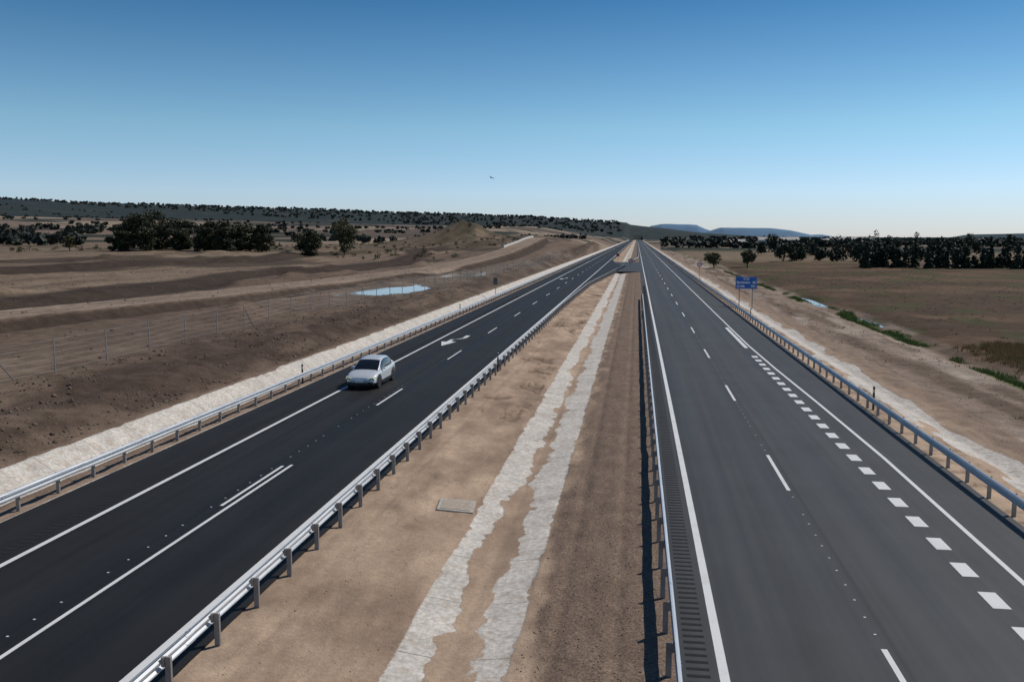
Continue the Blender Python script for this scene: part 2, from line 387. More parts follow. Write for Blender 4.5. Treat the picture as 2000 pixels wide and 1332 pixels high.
# ------------------------------------------------------------------ verges with concrete gutters
def lz(X,Y):
    b=np.interp(X,[-24.6,-23.2,-23.05,-21.75,-21.2,-20.9,-19.7,-19.3],[.30,.30,.34,-.42,-.42,-.12,-.05,-.05])
    dirt=1-ss(X,-23.2,-23.1)*(1-ss(X,-20.95,-20.85))
    return b+(fbm(X*1.6,Y*1.1,131,4)-.5)*.14*dirt*(1-ss(X,-19.75,-19.6))-(X<-24.3)*.3
def lcol(X,Y,Z):
    n=fbm(X*1.5,Y*.8,133,4)
    d=np.minimum(X+23.12+(fbm(X*0,Y*.7,134,4)-.5)*.6,-20.92-X+(fbm(X*0,Y*.7,135,3)-.5)*.3)
    d=np.maximum(d,.1-np.abs(X+19.52))
    return np.stack([np.clip(d*.5+.5,0,1),1-ss(X,-20.9,-20)*.7,n*.8],-1)
def rz(X,Y):
    b=np.interp(X,[11.7,12.0,13.4,13.9,14.7,15.5,16.2,17.6],[-.06,-.06,-.18,-.25,-.42,-.28,-.2,-.26])
    k=1-ss(X,13.7,13.9)*(1-ss(X,15.5,15.7))
    rl=vn(Y*1.5+(fbm(X*1.2,Y*.6,145,3)-.5)*3,X*.3,146)
    return b+(fbm(X*1.3,Y*1.0,141,4)-.5)*.18*k*ss(X,12.1,12.4)-np.clip(1-np.abs(rl-.5)*8,0,1)*.10*k*ss(X,12.3,12.7)*(1-ss(X,13.6,13.8))-(X>17.3)*.3
def rcol(X,Y,Z):
    n=fbm(X*.8,Y*.3,143,4)
    w=(fbm(X*.9,Y*.25,144,5)-.5)*3.2
    d=np.minimum(X-13.65,15.45-X)*.8+w*.5-.22
    rl=vn(Y*1.5+(fbm(X*1.2,Y*.6,145,3)-.5)*3,X*.3,146)
    return np.stack([np.clip(d*.5+.5,0,1),ss(X+(n-.5)*2.4,15.2,16.4)*.8,np.clip(n*1.15-np.clip(1-np.abs(rl-.5)*8,0,1)*.6*(X<13.8),0,1)],-1)
vy=[-10.]
while vy[-1]<2600: vy.append(vy[-1]+max(.15,.007*vy[-1]))
vy=np.array(vy)
grid('concrete_gutter',np.arange(-24.5,-19.35,.1),vy,lz,M_med,lcol)
grid('concrete_gutter',np.arange(11.75,17.51,.1),vy,rz,M_med,rcol)
# ------------------------------------------------------------------ guardrails
PROF=[(0,.44),(.035,.445),(.08,.485),(.085,.53),(.02,.575),(.02,.615),(.085,.66),(.08,.705),(.035,.745),(0,.75)]
def pathx(path,y):
    return float(np.interp(y,[p[1] for p in path],[p[0] for p in path]))
def guardrail(path,side,sp=2.0,name='guardrail',zg=-.05):
    b=MB();y0,y1=path[0][1],path[-1][1];y=y0;n=len(PROF)
    seg=4.0
    k=0
    while y<y1:
        ya=y;s=seg if y<400 else 20.0;yb=min(y+s+.3,y1);o=.003*(k%2)
        xa=pathx(path,ya)+side*(.11+o);xb=pathx(path,yb)+side*(.11+o);base=len(b.v)
        dz=random.uniform(-.006,.006)
        for xx,yy in ((xa,ya),(xb,yb)):
            for d,z in PROF: b.v.append((xx+side*d,yy,z+dz))
        for i in range(n-1):
            b.f.append((base+i,base+i+1,base+n+i+1,base+n+i));b.m.append(0)
        if y<60:
            for yy in (ya+.08,ya+.22):
                for zz in (.5,.69):
                    a1,a2=sorted((xa+side*.08,xa+side*.1));b.box(a1,a2,yy-.015,yy+.015,zz-.015,zz+.015,1)
        y+=s;k+=1
    y=y0+1.0
    while y<y1-.3:
        x=pathx(path,y)
        b.box(x-.06,x+.06,y-.004,y+.004,zg-.3,.70,1)
        b.box(x-.06,x-.054,y+.005,y+.06,zg-.3,.70,1);b.box(x+.054,x+.06,y+.005,y+.06,zg-.3,.70,1)
        xa,xb=sorted((x+side*.062,x+side*.125));b.box(xa,xb,y-.03,y+.05,.5,.69,1)
        y+=sp if y<500 else 4.0
    return b.obj(name,[M_steel,M_post])
guardrail([(-8.92,-12),(-8.92,108),(-8.3,157),(-6.2,203),(-3.3,262)],-1)
guardrail([(.78,-12),(.78,126)],1)
guardrail([(12.1,-12),(12.1,2500)],-1)
guardrail([(-19.85,-12),(-19.85,2500)],1)
guardrail([(-8.6,345),(-8.9,380),(-8.92,2500)],-1)
guardrail([(-1.0,320),(.3,350),(.78,400),(.78,2500)],1)
M_blk=simple('black_plastic',(.02,.02,.02),.5);M_wht=simple('white_plastic',(.75,.75,.75),.5)
M_refl=simple('amber_reflector',(.8,.45,.05),.3)
for (x,y) in ((-9.0,56.5),(12.25,46.5),(12.25,96),(-20.0,98),(-20.0,50),(.7,96)):
    b=MB();b.tube([(x,y,-.05),(x,y,1.16)],[.055,.055],8,0);b.tube([(x,y,.86),(x,y,1.02)],[.058,.058],8,1);b.tube([(x,y,1.161),(x,y,1.2)],[.055,.02],8,1)
    b.box(x-.025,x+.025,y-.064,y-.059,.9,.99,2)
    b.obj('delineator_post',[M_blk,M_wht,M_refl])
# ------------------------------------------------------------------ manhole slab
b=MB();b.box(-.62,.62,-.6,.6,-.15,.05,0);b.box(-.5,.5,-.48,.48,.052,.065,1)
ms=b.obj('manhole_cover',[M_conc,simple('concrete_lid',(.40,.33,.26),.9,var=.25,scale=9)]);ms.location=(-5.95,28.3,-.31);ms.rotation_euler=(.02,.09,.1)
bv=ms.modifiers.new('b','BEVEL');bv.width=.012
# ------------------------------------------------------------------ signs
M_blue=simple('sign_blue',(.012,.13,.50),.45,var=.04);M_back=simple('sign_back',(.12,.12,.12),.6)
M_red=simple('sign_red',(.55,.02,.02),.4,var=.05);M_signw=simple('sign_white',(.85,.85,.85),.45,var=.03)
M_dark=simple('sign_black',(.02,.02,.02),.5)
def empty(name,loc,rot=(0,0,0)):
    e=bpy.data.objects.new(name,None);COL.objects.link(e);e.location=loc;e.rotation_euler=rot;return e
def text(s,size,loc,mat,parent,name='lettering',align='LEFT',ext=.004):
    cu=bpy.data.curves.new(name,'FONT');cu.body=s;cu.size=size;cu.align_x=align;cu.align_y='CENTER';cu.extrude=ext;cu.offset=size*.03
    t=bpy.data.objects.new(name,cu);COL.objects.link(t);t.parent=parent;t.location=loc;t.rotation_euler=(math.pi/2,0,0)
    bpy.context.view_layer.update()
    dg=bpy.context.evaluated_depsgraph_get();me=bpy.data.meshes.new_from_object(t.evaluated_get(dg))
    o=bpy.data.objects.new(name,me);COL.objects.link(o);o.parent=parent;o.location=loc;o.rotation_euler=(math.pi/2,0,0)
    me.materials.clear();me.materials.append(mat);bpy.data.objects.remove(t);return o
sg=empty('road_sign',(14.0,115,0))
b=MB();b.box(-1.35,1.35,0,.04,2.2,3.75,0);b.box(-1.30,1.30,-.003,0,2.25,2.265,1);b.box(-1.30,1.30,-.003,0,3.685,3.70,1);b.box(-1.30,-1.285,-.003,0,2.265,3.685,1);b.box(1.285,1.30,-.003,0,2.265,3.685,1)
b.box(-1.35,1.35,.041,.05,2.2,3.75,2)
b.obj('panel',[M_blue,M_signw,M_back],sg)
b=MB()
for x in (-.82,.82):b.box(x-.05,x+.05,.052,.15,-.5,3.6)
b.obj('posts',[M_post],sg)
b=MB();b.box(-.36,.36,-.012,-.004,3.29,3.64);b.obj('route_shield',[M_signw],sg)
b=MB();b.box(-.335,.335,-.016,-.013,3.315,3.615);b.obj('route_shield_field',[M_blue],sg)
text('A-22',.3,(0,-.022,3.465),M_signw,sg,'route_number','CENTER')
text('Barbastro',.42,(-1.18,-.01,3.02),M_signw,sg,'town_name');text('40',.42,(1.18,-.01,3.02),M_signw,sg,'distance','RIGHT')
text('Lleida',.42,(-1.18,-.01,2.54),M_signw,sg,'town_name');text('101',.42,(1.18,-.01,2.54),M_signw,sg,'distance','RIGHT')
def disc(b,r,y,z,m,n=28):
    b.poly([(r*math.cos(2*math.pi*k/n),y,z+r*math.sin(2*math.pi*k/n)) for k in range(n)],m)
def speed(x,y,z,r=.55):
    e=empty('speed_limit_sign',(x,y,0));b=MB();disc(b,r,0,z,0);disc(b,r*.72,-.006,z,1);disc(b,r,.02,z,2);b.obj('disc',[M_red,M_signw,M_back],e)
    b=MB();b.box(-.04,.04,.03,.09,-.6,z+r*.6);b.obj('post',[M_post],e);text('120',r*.72,(0,-.014,z),M_dark,e,'limit','CENTER')
speed(13.2,188,3.1);speed(-1.6,232,2.6,.6)
e=empty('information_sign',(-20.9,129,0));b=MB();b.box(-.32,.32,0,.03,1.7,2.75,0);b.box(-.32,.32,.031,.04,1.7,2.75,1);b.obj('panel',[M_back,M_signw],e);b=MB();b.box(-.04,.04,.042,.1,-.6,2.6);b.obj('post',[M_post],e)
e=empty('information_sign',(-6.3,300,0));b=MB();b.box(-.5,.5,0,.03,2.2,3.2,0);b.obj('panel',[M_red],e);b=MB();b.box(-.05,.05,.032,.1,-.6,3.1);b.obj('post',[M_post],e)
# ------------------------------------------------------------------ wire fence
b=MB();fy=np.arange(40,300,5.);fx=-33+ss(fy,60,200)*5+.3*np.sin(fy*.05);fp=list(zip(fx.tolist(),fy.tolist(),gz(fx,fy).tolist()))
for i,(x,y,z) in enumerate(fp):
    b.tube([(x,y,z-.2),(x+random.uniform(-.04,.04),y,z+1.95)],[.04,.04],5)
    if i%6==0: b.tube([(x,y,z+1.7),(x,y+1.6,z)],[.03,.03],5)
for a,c in zip(fp[:-1],fp[1:]):
    for hh in (.15,.5,.85,1.2,1.55,1.9):
        b.tube([(a[0],a[1],a[2]+hh),(c[0],c[1],c[2]+hh)],[.009,.009],3,0,False)
b.obj('wire_fence',[M_post])
b=MB();y=300
while y<440:
    x0=float(np.interp(y,TRK[:,1],TRK[:,0]))-3.4;z0=float(2.1+ss(y,180,430)*6.4)
    b.box(x0-.25,x0+.25,y,y+3.9,z0-.3,z0+.85);y+=4
b.obj('concrete_barrier',[simple('pale_concrete',(.6,.58,.54),.8)])
# ------------------------------------------------------------------ puddles
mw=NT('water');mw.base((.17,.16,.14));mw.set(.05,0,.8);n=mw.noise(1.5,detail=3);mw.bump(n,.03,.02)
for (cx,cy,rx,ry,pz) in PUD:
    b=MB();b.poly([(cx+rx*1.15*math.cos(2*math.pi*k/48),cy+ry*1.15*math.sin(2*math.pi*k/48),pz) for k in range(48)]);b.obj('puddle',[mw.mat])
# ------------------------------------------------------------------ vegetation
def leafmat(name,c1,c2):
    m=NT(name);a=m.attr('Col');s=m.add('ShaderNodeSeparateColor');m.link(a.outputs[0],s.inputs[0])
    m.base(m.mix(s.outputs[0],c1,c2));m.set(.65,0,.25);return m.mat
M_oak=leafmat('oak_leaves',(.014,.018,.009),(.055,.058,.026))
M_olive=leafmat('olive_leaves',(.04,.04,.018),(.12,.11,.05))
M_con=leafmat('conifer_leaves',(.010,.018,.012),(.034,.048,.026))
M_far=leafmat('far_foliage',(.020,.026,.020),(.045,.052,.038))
M_bark=simple('bark',(.09,.065,.045),.9,var=.3,scale=8)
def leaves(lobes,n,size):
    L=np.asarray(lobes,float);vol=(L[:,3]*L[:,4]*L[:,5])**.67;i=rng.choice(len(L),n,p=vol/vol.sum())
    d=rng.normal(size=(n,3));d/=np.linalg.norm(d,axis=1)[:,None];r=rng.uniform(.35,1.08,n)**.6
    P=L[i,:3]+d*r[:,None]*L[i,3:6]
    nr=d+rng.normal(size=(n,3))*.7;nr/=np.linalg.norm(nr,axis=1)[:,None]
    u=np.cross(nr,rng.normal(size=(n,3)));u/=np.linalg.norm(u,axis=1)[:,None];w=np.cross(nr,u)
    s=size*rng.uniform(.55,1.3,n)[:,None]
    V=np.stack([P-u*s-w*s*.6,P+u*s-w*s*.6,P+u*s*.7+w*s*.6,P-u*s*.7+w*s*.6],1).reshape(-1,3)
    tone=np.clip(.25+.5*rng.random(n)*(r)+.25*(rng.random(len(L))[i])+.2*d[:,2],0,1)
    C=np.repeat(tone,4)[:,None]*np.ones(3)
    Q=np.arange(n*4).reshape(-1,4);return V,Q,C
def tree(name,x,y,h,w,mat,n=2600,size=.3,trunk=.22,kind='oak',z=None):
    z=float(gz(x,y)) if z is None else z
    b=MB();th=h*trunk;r0=.035*h
    top=(random.uniform(-.3,.3),random.uniform(-.3,.3),h*.6)
    b.tube([(0,0,-.4),(0.05,0,th*.5),(top[0]*.5,top[1]*.5,th),top],[r0*1.3,r0,r0*.8,r0*.25],7)
    lob=[]
    lo=.02*h if trunk<.1 else th+.08*h
    for k in range(28):
        a=random.uniform(0,6.28);rr=w*.5*random.uniform(.1,.8);zz=random.uniform(lo+.07*h,h*.88)
        e=1-.55*((zz/h-.5)/.5)**2 if zz>h*.5 else .95
        lob.append((rr*math.cos(a)*e,rr*math.sin(a)*e,zz,w*random.uniform(.12,.23),w*random.uniform(.12,.23),h*random.uniform(.09,.16)))
    for l in lob[::2]:
        b.tube([(top[0]*.4,top[1]*.4,th*.9),(l[0]*.5,l[1]*.5,(th+l[2])*.5),(l[0],l[1],l[2])],[r0*.5,r0*.3,r0*.1],5)
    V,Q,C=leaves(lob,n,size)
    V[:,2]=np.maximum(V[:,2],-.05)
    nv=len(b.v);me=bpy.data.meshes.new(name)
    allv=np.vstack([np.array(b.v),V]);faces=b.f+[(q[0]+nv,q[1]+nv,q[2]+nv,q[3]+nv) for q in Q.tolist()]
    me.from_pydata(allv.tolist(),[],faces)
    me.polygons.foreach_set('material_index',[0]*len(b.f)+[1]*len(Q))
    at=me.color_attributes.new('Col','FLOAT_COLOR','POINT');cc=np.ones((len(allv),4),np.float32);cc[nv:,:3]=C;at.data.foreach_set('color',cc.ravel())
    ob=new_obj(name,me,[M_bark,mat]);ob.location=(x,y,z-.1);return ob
OAKS=[(-151,262,12.5,12),(-158,268,13,12),(-163,266,12,11),(-146,268,11,10),(-169,272,9.5,10),(-150,252,7.5,9),(-157,250,7,9),(-143,258,8,8),
      (-134,262,9.5,10),(-129,264,9.5,10),(-123,260,9,9),(-118,264,9.5,9),(-132,254,8,9),(-125,254,8,9),
      (-99,255,8.6,10)]
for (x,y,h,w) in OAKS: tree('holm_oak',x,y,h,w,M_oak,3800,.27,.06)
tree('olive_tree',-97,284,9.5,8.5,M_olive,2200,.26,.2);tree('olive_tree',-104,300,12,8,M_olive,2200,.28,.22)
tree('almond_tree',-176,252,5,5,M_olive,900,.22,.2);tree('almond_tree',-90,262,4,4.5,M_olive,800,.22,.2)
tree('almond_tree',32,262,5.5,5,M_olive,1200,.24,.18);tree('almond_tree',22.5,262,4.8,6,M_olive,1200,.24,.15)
def mass(name,items,mat,per,size):
    Vs=[];Qs=[];Cs=[];o=0
    zz=gz(np.array([i[0] for i in items]),np.array([i[1] for i in items]))-.2
    for (x,y,_z,h,w,kind),z in zip(items,zz.tolist()):
        lob=[]
        if kind=='c':
            for k in range(8):
                t=k/7;q=max(.25,w*.5*(1-t*.72)*random.uniform(.75,1.15));lob.append((x+random.uniform(-.1,.1)*w,y+random.uniform(-.1,.1)*w,z+h*(.06+.88*t),q,q,h*.10))
        else:
            for k in range(6):
                a=random.uniform(0,6.28);rr=w*.3*random.random();lob.append((x+rr*math.cos(a),y+rr*math.sin(a),z+h*random.uniform(.22,.75),w*random.uniform(.2,.32),w*random.uniform(.2,.32),h*random.uniform(.17,.28)))
        V,Q,C=leaves(lob,per,size*(w/5)**.7 if kind!='c' else size)
        C=C*random.uniform(.7,1.3);Vs.append(V);Qs.append(Q+o);Cs.append(np.clip(C,0,1));o+=len(V)
    return quads_mesh(name,np.vstack(Vs),np.vstack(Qs),[mat],{'Col':np.vstack(Cs)})
it=[]
for k in range(46):
    x=64+ k*1.55+random.uniform(-.6,.6);y=262+random.uniform(-4,6)-(x-64)*.05;it.append((x,y,0,random.uniform(5.0,8.6)*(1 if random.random()<.8 else .6),random.uniform(2.4,4.4),'c'))
for k in range(24):
    x=52+k*2.6+random.uniform(-1,1);y=330+random.uniform(-10,14);it.append((x,y,0,random.uniform(4,8),random.uniform(4,7),'o'))
for k in range(26):
    x=60+k*4+random.uniform(-1,1);y=420+random.uniform(-20,20);it.append((x,y,0,random.uniform(7,12),random.uniform(5,9),random.choice('co')))
for k in range(14):
    x=random.uniform(118,150);y=262+random.uniform(-12,16);it.append((x,y,0,random.uniform(5,8),random.uniform(4,7),'o'))
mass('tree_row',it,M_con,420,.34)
it=[]
def addfar(n,xr_,Dr,hr,wr,thr=None):
    N=n*14
    t=rng.uniform(*xr_,N);D=np.exp(rng.uniform(math.log(Dr[0]),math.log(Dr[1]),N));x=t*D
    ok=~((x>-26)&(x<20))
    if thr: ok&=fbm(x/thr[0],D/thr[0],91,3)>thr[1]
    for i in np.nonzero(ok)[0][:n]: it.append((float(x[i]),float(D[i]),0,random.uniform(*hr),random.uniform(*wr),'o'))
addfar(560,(-.85,-.06),(560,2300),(3,6),(5,10),(90,.6))
addfar(1600,(-.85,-.02),(2500,3400),(5,9),(8,15))
addfar(700,(.03,.6),(700,2200),(5,9),(8,14),(120,.45))
addfar(110,(-.86,-.68),(400,640),(4,8),(5,9))
mass('distant_trees',it,M_far,30,1.1)
it=[]
for k in range(420):
    x=-random.uniform(50,210);y=random.uniform(225,470)
    if abs(float(track_d(x,y)))<9: continue
    if float(fbm(x/25,y/25,95,3))<.47: continue
    it.append((x,y,0,random.uniform(.7,2.4),random.uniform(1.2,3.4),'o'))
mass('scrub',it,M_olive,50,.3)
def tufts(name,x,y,h,mat,per=14):
    pts=np.stack([x,y,gz(x,y)],1)
    n=len(pts)*per;P=np.repeat(pts,per,0);P[:,:2]+=rng.normal(size=(n,2))*.16
    a=rng.uniform(0,6.28,n);hh=h*rng.uniform(.4,1.2,n);w=.022
    dx=np.cos(a)*w;dy=np.sin(a)*w;lx=rng.normal(size=n)*.3*hh;ly=rng.normal(size=n)*.3*hh
    V=np.stack([P+np.stack([-dx,-dy,-.03+0*dx],1),P+np.stack([dx,dy,-.03+0*dx],1),P+np.stack([lx,ly,hh],1)],1).reshape(-1,3)
    C=np.repeat(rng.random(n),3)[:,None]*np.ones(3);return quads_mesh(name,V,np.arange(n*3).reshape(-1,3),[mat],{'Col':C})
M_dry=leafmat('dry_grass',(.22,.15,.06),(.42,.30,.13));M_weed=leafmat('weeds',(.07,.11,.025),(.20,.27,.07))
x=np.maximum(rng.normal(29.5,1.6,1900),25.6+rng.random(1900));y=rng.uniform(46,76,1900);tufts('dry_grass',x,y,.38,M_dry)
y=rng.uniform(45,260,3600);x=24.5+(fbm(3+0*y,y*.06,63,3)-.5)*3+rng.normal(0,.45,3600);k=fbm(x*.3,y*.12,64,3)>.45;tufts('weeds',x[k],y[k],.26,M_weed)
y=rng.uniform(30,240,900);x=np.where(rng.random(900)<.85,rng.uniform(27,70,900),rng.uniform(17.6,24,900));tufts('stubble_grass',x,y,.25,M_dry,9)
def stones(name,x,y,zf,s0,s1,mat,dz=.003,pw=3):
    V0=np.array([(1,0,0),(-1,0,0),(0,1,0),(0,-1,0),(0,0,1),(0,0,-1)],float);F0=np.array([(0,2,4),(2,1,4),(1,3,4),(3,0,4),(2,0,5),(1,2,5),(3,1,5),(0,3,5)])
    P=np.stack([x,y,zf(x,y)+dz],1);n=len(P);s=s0+(s1-s0)*rng.random(n)**pw
    A=rng.uniform(.6,1.3,(n,1,3))*s[:,None,None];a=rng.uniform(0,6.28,n);c,si=np.cos(a),np.sin(a)
    V=V0[None]*A*(1+rng.uniform(-.25,.25,(n,6,1)));xx=V[...,0]*c[:,None]-V[...,1]*si[:,None];yy=V[...,0]*si[:,None]+V[...,1]*c[:,None]
    V=np.stack([xx,yy,V[...,2]*.7],-1)+P[:,None,:];F=(F0[None]+np.arange(n)[:,None,None]*6).reshape(-1,3)
    C=np.repeat(rng.random(n),6)[:,None]*np.ones(3);quads_mesh(name,V.reshape(-1,3),F,[mat],{'Col':C})
M_stone=leafmat('stones',(.14,.10,.075),(.38,.30,.23));M_clod=leafmat('clods',(.07,.049,.037),(.19,.138,.10))
R1=lambda n:rng.random(n)
n=7000;stones('gravel',rng.uniform(-2.4,.75,n),12+55*R1(n)**1.5,mz,.008,.035,M_stone)
n=12000;xx=-23.6-9*R1(n)**1.3;yy=20+110*R1(n)**1.5;k=fbm(xx*.4,yy*.25,53,4)>.45;stones('soil_clods',xx[k],yy[k],gz,.02,.15,M_clod,pw=5)
n=2500;stones('soil_clods',-30-60*R1(n),50+130*R1(n),gz,.03,.2,M_clod,pw=4)
n=1500;stones('gravel',rng.uniform(-8.6,-5.3,n),12+60*R1(n)**1.4,mz,.008,.03,M_stone)
n=2500;stones('gravel',rng.uniform(17.7,24,n),25+90*R1(n)**1.4,gz,.02,.07,M_stone)
# ------------------------------------------------------------------ far hills
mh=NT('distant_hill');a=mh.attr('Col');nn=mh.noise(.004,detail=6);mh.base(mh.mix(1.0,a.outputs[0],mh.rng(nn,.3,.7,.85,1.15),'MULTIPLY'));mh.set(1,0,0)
def hills(name,D,depth,prof,col):  # col is bluish: distance haze painted into each hill's base colour
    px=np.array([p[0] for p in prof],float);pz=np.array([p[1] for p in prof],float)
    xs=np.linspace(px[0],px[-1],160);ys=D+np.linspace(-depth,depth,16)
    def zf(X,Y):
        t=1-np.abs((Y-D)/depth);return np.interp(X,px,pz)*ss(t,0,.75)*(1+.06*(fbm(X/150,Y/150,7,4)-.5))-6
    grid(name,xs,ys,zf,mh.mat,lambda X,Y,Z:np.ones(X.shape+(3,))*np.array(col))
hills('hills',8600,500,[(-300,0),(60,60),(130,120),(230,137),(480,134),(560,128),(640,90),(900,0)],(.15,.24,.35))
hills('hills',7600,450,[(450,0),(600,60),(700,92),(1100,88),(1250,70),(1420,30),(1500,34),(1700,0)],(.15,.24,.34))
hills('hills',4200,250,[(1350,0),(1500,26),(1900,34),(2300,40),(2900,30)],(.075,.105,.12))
M_wall=simple('render_wall',(.55,.52,.47),.8);M_roof=simple('tile_roof',(.45,.42,.40),.8)
def barn(x,y,w,d,h,name='farm_building'):
    z=float(gz(x,y))-.3;e=empty(name,(x,y,z));b=MB();b.box(-w/2,w/2,-d/2,d/2,0,h);b.poly([(-w/2,-d/2,h),(-w/2,d/2,h),(-w/2,0,h+d*.22)]);b.poly([(w/2,-d/2,h),(w/2,0,h+d*.22),(w/2,d/2,h)]);b.obj('walls',[M_wall],e)
    b=MB();r=h+d*.22
    b.poly([(-w/2-.4,-d/2-.4,h-.02),(w/2+.4,-d/2-.4,h-.02),(w/2+.4,0,r+.1),(-w/2-.4,0,r+.1)]);b.poly([(-w/2-.4,0,r+.1),(w/2+.4,0,r+.1),(w/2+.4,d/2+.4,h-.02),(-w/2-.4,d/2+.4,h-.02)]);b.obj('roof',[M_roof],e)
    b=MB();b.box(-1.6,1.6,-d/2-.05,-d/2-.004,0,3);b.obj('door',[M_blk],e)
for a in ((95,900,30,12,4),(150,980,45,14,5),(255,1100,50,14,6),(212,1000,24,12,5)): barn(*a)
for (x,y,h) in ((338,800,17),(372,840,17)):
    z=float(gz(x,y));b=MB()
    for sx in (-1,1):
        for sy in (-1,1): b.tube([(sx*1.3,sy*1.3,0),(sx*.3,sy*.3,h)],[.12,.08],4)
    for k in range(7):
        t=k/7;r=1.3-t*1.0;zz=h*t;r2=1.3-(t+.14);b.tube([(-r,-r,zz),(r2,-r2,zz+h/7)],[.06,.06],4);b.tube([(r,r,zz),(-r2,r2,zz+h/7)],[.06,.06],4)
    b.tube([(-3,0,h*.86),(3,0,h*.86)],[.12,.12],4);b.tube([(-2.2,0,h*.97),(2.2,0,h*.97)],[.12,.12],4)
    o=b.obj('electricity_pylon',[M_post]);o.location=(x,y,z)
# ------------------------------------------------------------------ bird
M_bird=simple('feathers',(.03,.028,.03),.8)
def bird(x,y,z,s):
    b=MB();b.tube([(-.22,0,0),(-.12,0,.02),(.05,0,.02),(.2,0,.03),(.27,0,.03)],[.01,.05,.06,.035,.01],7)
    for sg_ in (-1,1):
        b.poly([(.08,0,.03),(.10,sg_*.3,.14),(.02,sg_*.62,.06),(-.04,sg_*.62,.05),(-.08,sg_*.3,.12),(-.07,0,.03)])
    b.poly([(-.18,0,.01),(-.36,-.07,0),(-.36,.07,0)])
    o=b.obj('bird',[M_bird],smooth=False);o.location=(x,y,z);o.scale=(s,s,s);o.rotation_euler=(.35,.1,2.6)
bird(-16.3,98,15.4,.75)
# ------------------------------------------------------------------ car
def carpaint():
    m=NT('car_paint');m.base((.72,.74,.76));m.set(.28,.15,.5);m.b.inputs['Coat Weight'].default_value=.8;m.b.inputs['Coat Roughness'].default_value=.05;return m.mat
M_car=carpaint();M_glass=simple('car_glass',(.012,.014,.016),.06,spec=.7,var=.05);M_tyre=simple('tyre',(.015,.015,.015),.8);M_rim=simple('alloy',(.4,.4,.42),.3,.9)
M_plast=simple('car_plastic',(.02,.02,.022),.5);M_drl=simple('headlamp',(.80,.88,.62),.2,emit=.6);M_tail=simple('tail_lamp',(.3,.01,.01),.2)
car=empty('car',(-15.78,48.1,.0),(0,0,0))
ST=[(0,.62,.30,.60,.66),(.06,.76,.24,.64,.71),(.2,.86,.20,.70,.80),(.5,.925,.18,.80,.92),(.9,.94,.18,.86,1.00),(1.3,.94,.18,.90,1.06),(1.9,.93,.18,.92,1.06),(2.6,.93,.18,.93,1.06),(3.3,.945,.18,.96,1.08),(3.8,.95,.2,1.0,1.12),(4.2,.93,.24,1.04,1.16),(4.5,.87,.32,1.04,1.15),(4.68,.78,.42,1.0,1.08)]
def ring(w,zb,zs,zt):
    h=[(0,zb),(w*.8,zb),(w*.97,zb+.08),(w,zb+.22),(w*.985,(zb+zs)*.53),(w*.99,zs-.05),(w*.95,zs+.02),(w*.80,zt-.03),(w*.5,zt),(0,zt+.012)]
    return h+[(-x,z) for x,z in h[-2:0:-1]]
V=[];F=[];Mi=[]
R_=[[(x,s[0],z) for x,z in ring(*s[1:])] for s in ST];n=len(R_[0])
for r in R_: V+=r
for i in range(len(R_)-1):
    for k in range(n):
        F.append((i*n+k,i*n+(k+1)%n,(i+1)*n+(k+1)%n,(i+1)*n+k));Mi.append(1 if k in (0,1,2,n-1,n-2,n-3) else 0)
F.append(tuple(range(n))[::-1]);Mi.append(0);F.append(tuple(range((len(R_)-1)*n,len(R_)*n)));Mi.append(0)
me=bpy.data.meshes.new('body');me.from_pydata(V,[],F);me.polygons.foreach_set('material_index',Mi);ob=new_obj('body',me,[M_car,M_plast],car,True)
ob.modifiers.new('s','SUBSURF').levels=2;ob.modifiers['s'].render_levels=2
GH=[(1.12,.80,1.0,.80,1.01),(1.55,.82,1.02,.76,1.23),(2.05,.83,1.02,.68,1.49),(2.5,.83,1.02,.65,1.59),(3.0,.83,1.02,.64,1.61),(3.5,.83,1.04,.62,1.58),(4.0,.80,1.08,.58,1.46),(4.42,.74,1.12,.60,1.20)]
V=[];F=[];Mi=[]
def gr(s):
    y,wb,zb,wt,zt=s;h=[(wb,zb-.06),(wb*.99,zb),(lerp(wb,wt,.93),lerp(zb,zt,.86)),(wt*.93,zt-.005),(wt*.5,zt+.02),(0,zt+.028)]
    return [(x,y,z) for x,z in h]+[(-x,y,z) for x,z in h[-2::-1]]
R_=[gr(s) for s in GH];n=len(R_[0])
for r in R_: V+=r
for i in range(len(R_)-1):
    for k in range(n-1):
        top=k in (3,4,5,6)
        if top: mm=1 if i<2 or i>=6 else 0
        elif k in (1,n-3): mm=1 if 1<=i<=5 else 0
        else: mm=0
        F.append((i*n+k,i*n+k+1,(i+1)*n+k+1,(i+1)*n+k));Mi.append(mm)
me=bpy.data.meshes.new('cabin');me.from_pydata(V,[],F);me.polygons.foreach_set('material_index',Mi);ob=new_obj('cabin',me,[M_car,M_glass],car,True)
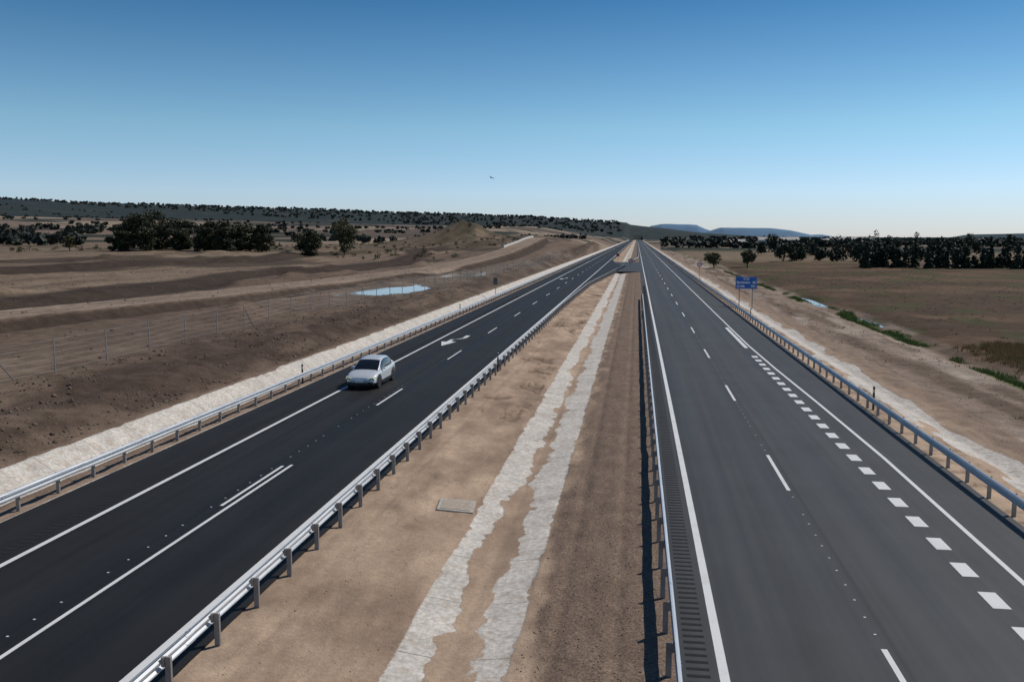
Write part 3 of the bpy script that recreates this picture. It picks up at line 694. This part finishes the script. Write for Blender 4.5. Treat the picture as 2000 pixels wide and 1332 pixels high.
for wx in (-.82,.82):
    for wy in (.86,3.76):
        b=MB();N=28;s=1 if wx>0 else -1
        x0,x1=wx-.135,wx+.135
        for (ra,rb,xa,xb,mm) in ((.30,.37,x1,x1-.03,0),(.37,.37,x1-.03,x0+.03,0),(.37,.30,x0+.03,x0,0)):
            for k in range(N):
                a=2*math.pi*k/N;c=2*math.pi*(k+1)/N
                b.poly([(xa,wy+ra*math.cos(a),.37+ra*math.sin(a)),(xa,wy+ra*math.cos(c),.37+ra*math.sin(c)),(xb,wy+rb*math.cos(c),.37+rb*math.sin(c)),(xb,wy+rb*math.cos(a),.37+rb*math.sin(a))],mm)
        for xx in (x1-.012,x0+.012): b.poly([(xx,wy+.30*math.cos(2*math.pi*k/N),.37+.30*math.sin(2*math.pi*k/N)) for k in range(N)],0)
        xo=wx+s*.137
        for k in range(5):
            a=2*math.pi*k/5+.3
            for da in (-.16,.16):
                p=(math.cos(a+da),math.sin(a+da));q=(-p[1]*.022,p[0]*.022)
                b.poly([(xo,wy+p[0]*.04+q[0],.37+p[1]*.04+q[1]),(xo,wy+p[0]*.28+q[0],.37+p[1]*.28+q[1]),(xo,wy+p[0]*.28-q[0],.37+p[1]*.28-q[1]),(xo,wy+p[0]*.04-q[0],.37+p[1]*.04-q[1])],1)
        for k in range(N):
            a=2*math.pi*k/N;c=2*math.pi*(k+1)/N
            b.poly([(xo,wy+.27*math.cos(a),.37+.27*math.sin(a)),(xo,wy+.27*math.cos(c),.37+.27*math.sin(c)),(xo,wy+.30*math.cos(c),.37+.30*math.sin(c)),(xo,wy+.30*math.cos(a),.37+.30*math.sin(a))],1)
        b.obj('wheel',[M_tyre,M_rim],car)
        b=MB();xo=s*.945
        for k in range(16):
            a=math.pi*(k/16*1.16-.08);c=math.pi*((k+1)/16*1.16-.08)
            b.poly([(xo*1.006,wy+.39*math.cos(a),.37+.39*math.sin(a)),(xo*1.006,wy+.39*math.cos(c),.37+.39*math.sin(c)),(xo*.995,wy+.47*math.cos(c),.37+.47*math.sin(c)),(xo*.995,wy+.47*math.cos(a),.37+.47*math.sin(a))],0)
        b.obj('wheel_arch',[M_plast],car)
b=MB();b.box(-.62,.62,-.035,.1,.27,.44,0);b.box(-.8,-.62,.03,.2,.3,.42,0);b.box(.62,.8,.03,.2,.3,.42,0);b.box(-.5,.5,-.04,.1,.52,.535,0);b.obj('bumper_grille',[M_plast],car)
b=MB()
for s in (-1,1):
    b.poly([(s*.50,.0,.66),(s*.88,.22,.76),(s*.90,.30,.71),(s*.84,.13,.62),(s*.55,-.03,.60)],0)
    b.poly([(s*.5,-.035,.68),(s*.86,.17,.78),(s*.87,.18,.755),(s*.5,-.04,.655)],1)
    b.poly([(s*.80,.09,.74),(s*.90,.24,.66),(s*.885,.2,.60),(s*.78,.06,.70)],1)
b.obj('headlamps',[M_plast,M_drl],car)
b=MB();b.box(-.26,.26,-.06,-.036,.44,.55,0);b.obj('number_plate',[M_wht],car)
b=MB();b.box(-.75,.75,4.62,4.70,.93,.98,0);b.obj('tail_lamps',[M_tail],car)
b=MB()
for s in (-1,1): b.box(min(s*.86,s*1.04),max(s*.86,s*1.04),1.62,1.82,1.0,1.14,0)
o=b.obj('door_mirrors',[M_car],car);bv=o.modifiers.new('b','BEVEL');bv.width=.04;bv.segments=3
b=MB()
for s in (-1,1):
    b.box(min(s*.933,s*.942),max(s*.933,s*.942),1.4,3.3,.22,.36,0)
b.obj('sill_cladding',[M_plast],car)
# ------------------------------------------------------------------ sky, sun, camera
w=bpy.data.worlds.new("World");sc.world=w;w.use_nodes=True
nt=w.node_tree;bg=nt.nodes['Background'];sky=nt.nodes.new('ShaderNodeTexSky');sky.sky_type='NISHITA';sky.sun_disc=False
EL,AZ=math.radians(48),math.radians(52)
sky.sun_elevation=EL;sky.sun_rotation=AZ;sky.air_density=1;sky.dust_density=0.0;sky.ozone_density=3.0
tc=nt.nodes.new('ShaderNodeTexCoord');sp=nt.nodes.new('ShaderNodeSeparateXYZ');nt.links.new(tc.outputs['Generated'],sp.inputs[0])
rp=nt.nodes.new('ShaderNodeValToRGB');nt.links.new(sp.outputs[2],rp.inputs[0])
els=rp.color_ramp.elements
stops=[(0,(.43,.48,.68)),(.05,(.53,.60,.77)),(.12,(.46,.60,.65)),(.25,(.17,.36,.47)),(.5,(.10,.22,.31)),(1,(.12,.2,.3))]
els[0].position=0;els[0].color=(*stops[0][1],1);els[1].position=1;els[1].color=(*stops[-1][1],1)
for p_,c_ in stops[1:-1]:
    e_=els.new(p_);e_.color=(*c_,1)
mu=nt.nodes.new('ShaderNodeMix');mu.data_type='RGBA';mu.blend_type='MULTIPLY';mu.inputs[0].default_value=1
nt.links.new(sky.outputs[0],mu.inputs[6]);nt.links.new(rp.outputs[0],mu.inputs[7])
nt.links.new(mu.outputs[2],bg.inputs[0]);bg.inputs[1].default_value=0.15
s=bpy.data.lights.new('sun','SUN');s.energy=3.3;s.angle=math.radians(.5);s.color=(1,.95,.87);so=bpy.data.objects.new('sun',s);COL.objects.link(so)
d=Vector((math.sin(AZ)*math.cos(EL),math.cos(AZ)*math.cos(EL),math.sin(EL)));so.rotation_euler=d.to_track_quat('Z','Y').to_euler()
cam=bpy.data.cameras.new('camera');co=bpy.data.objects.new('camera',cam);COL.objects.link(co);sc.camera=co
F_=1700;cam.sensor_width=36;cam.lens=F_/2000*36;cam.clip_end=30000;cam.clip_start=.1
p=math.atan(203/F_);yaw=math.atan(244/(F_*math.cos(p)+203*math.sin(p)))
co.location=(0,0,8.82);co.rotation_euler=(math.pi/2-p,0,yaw)
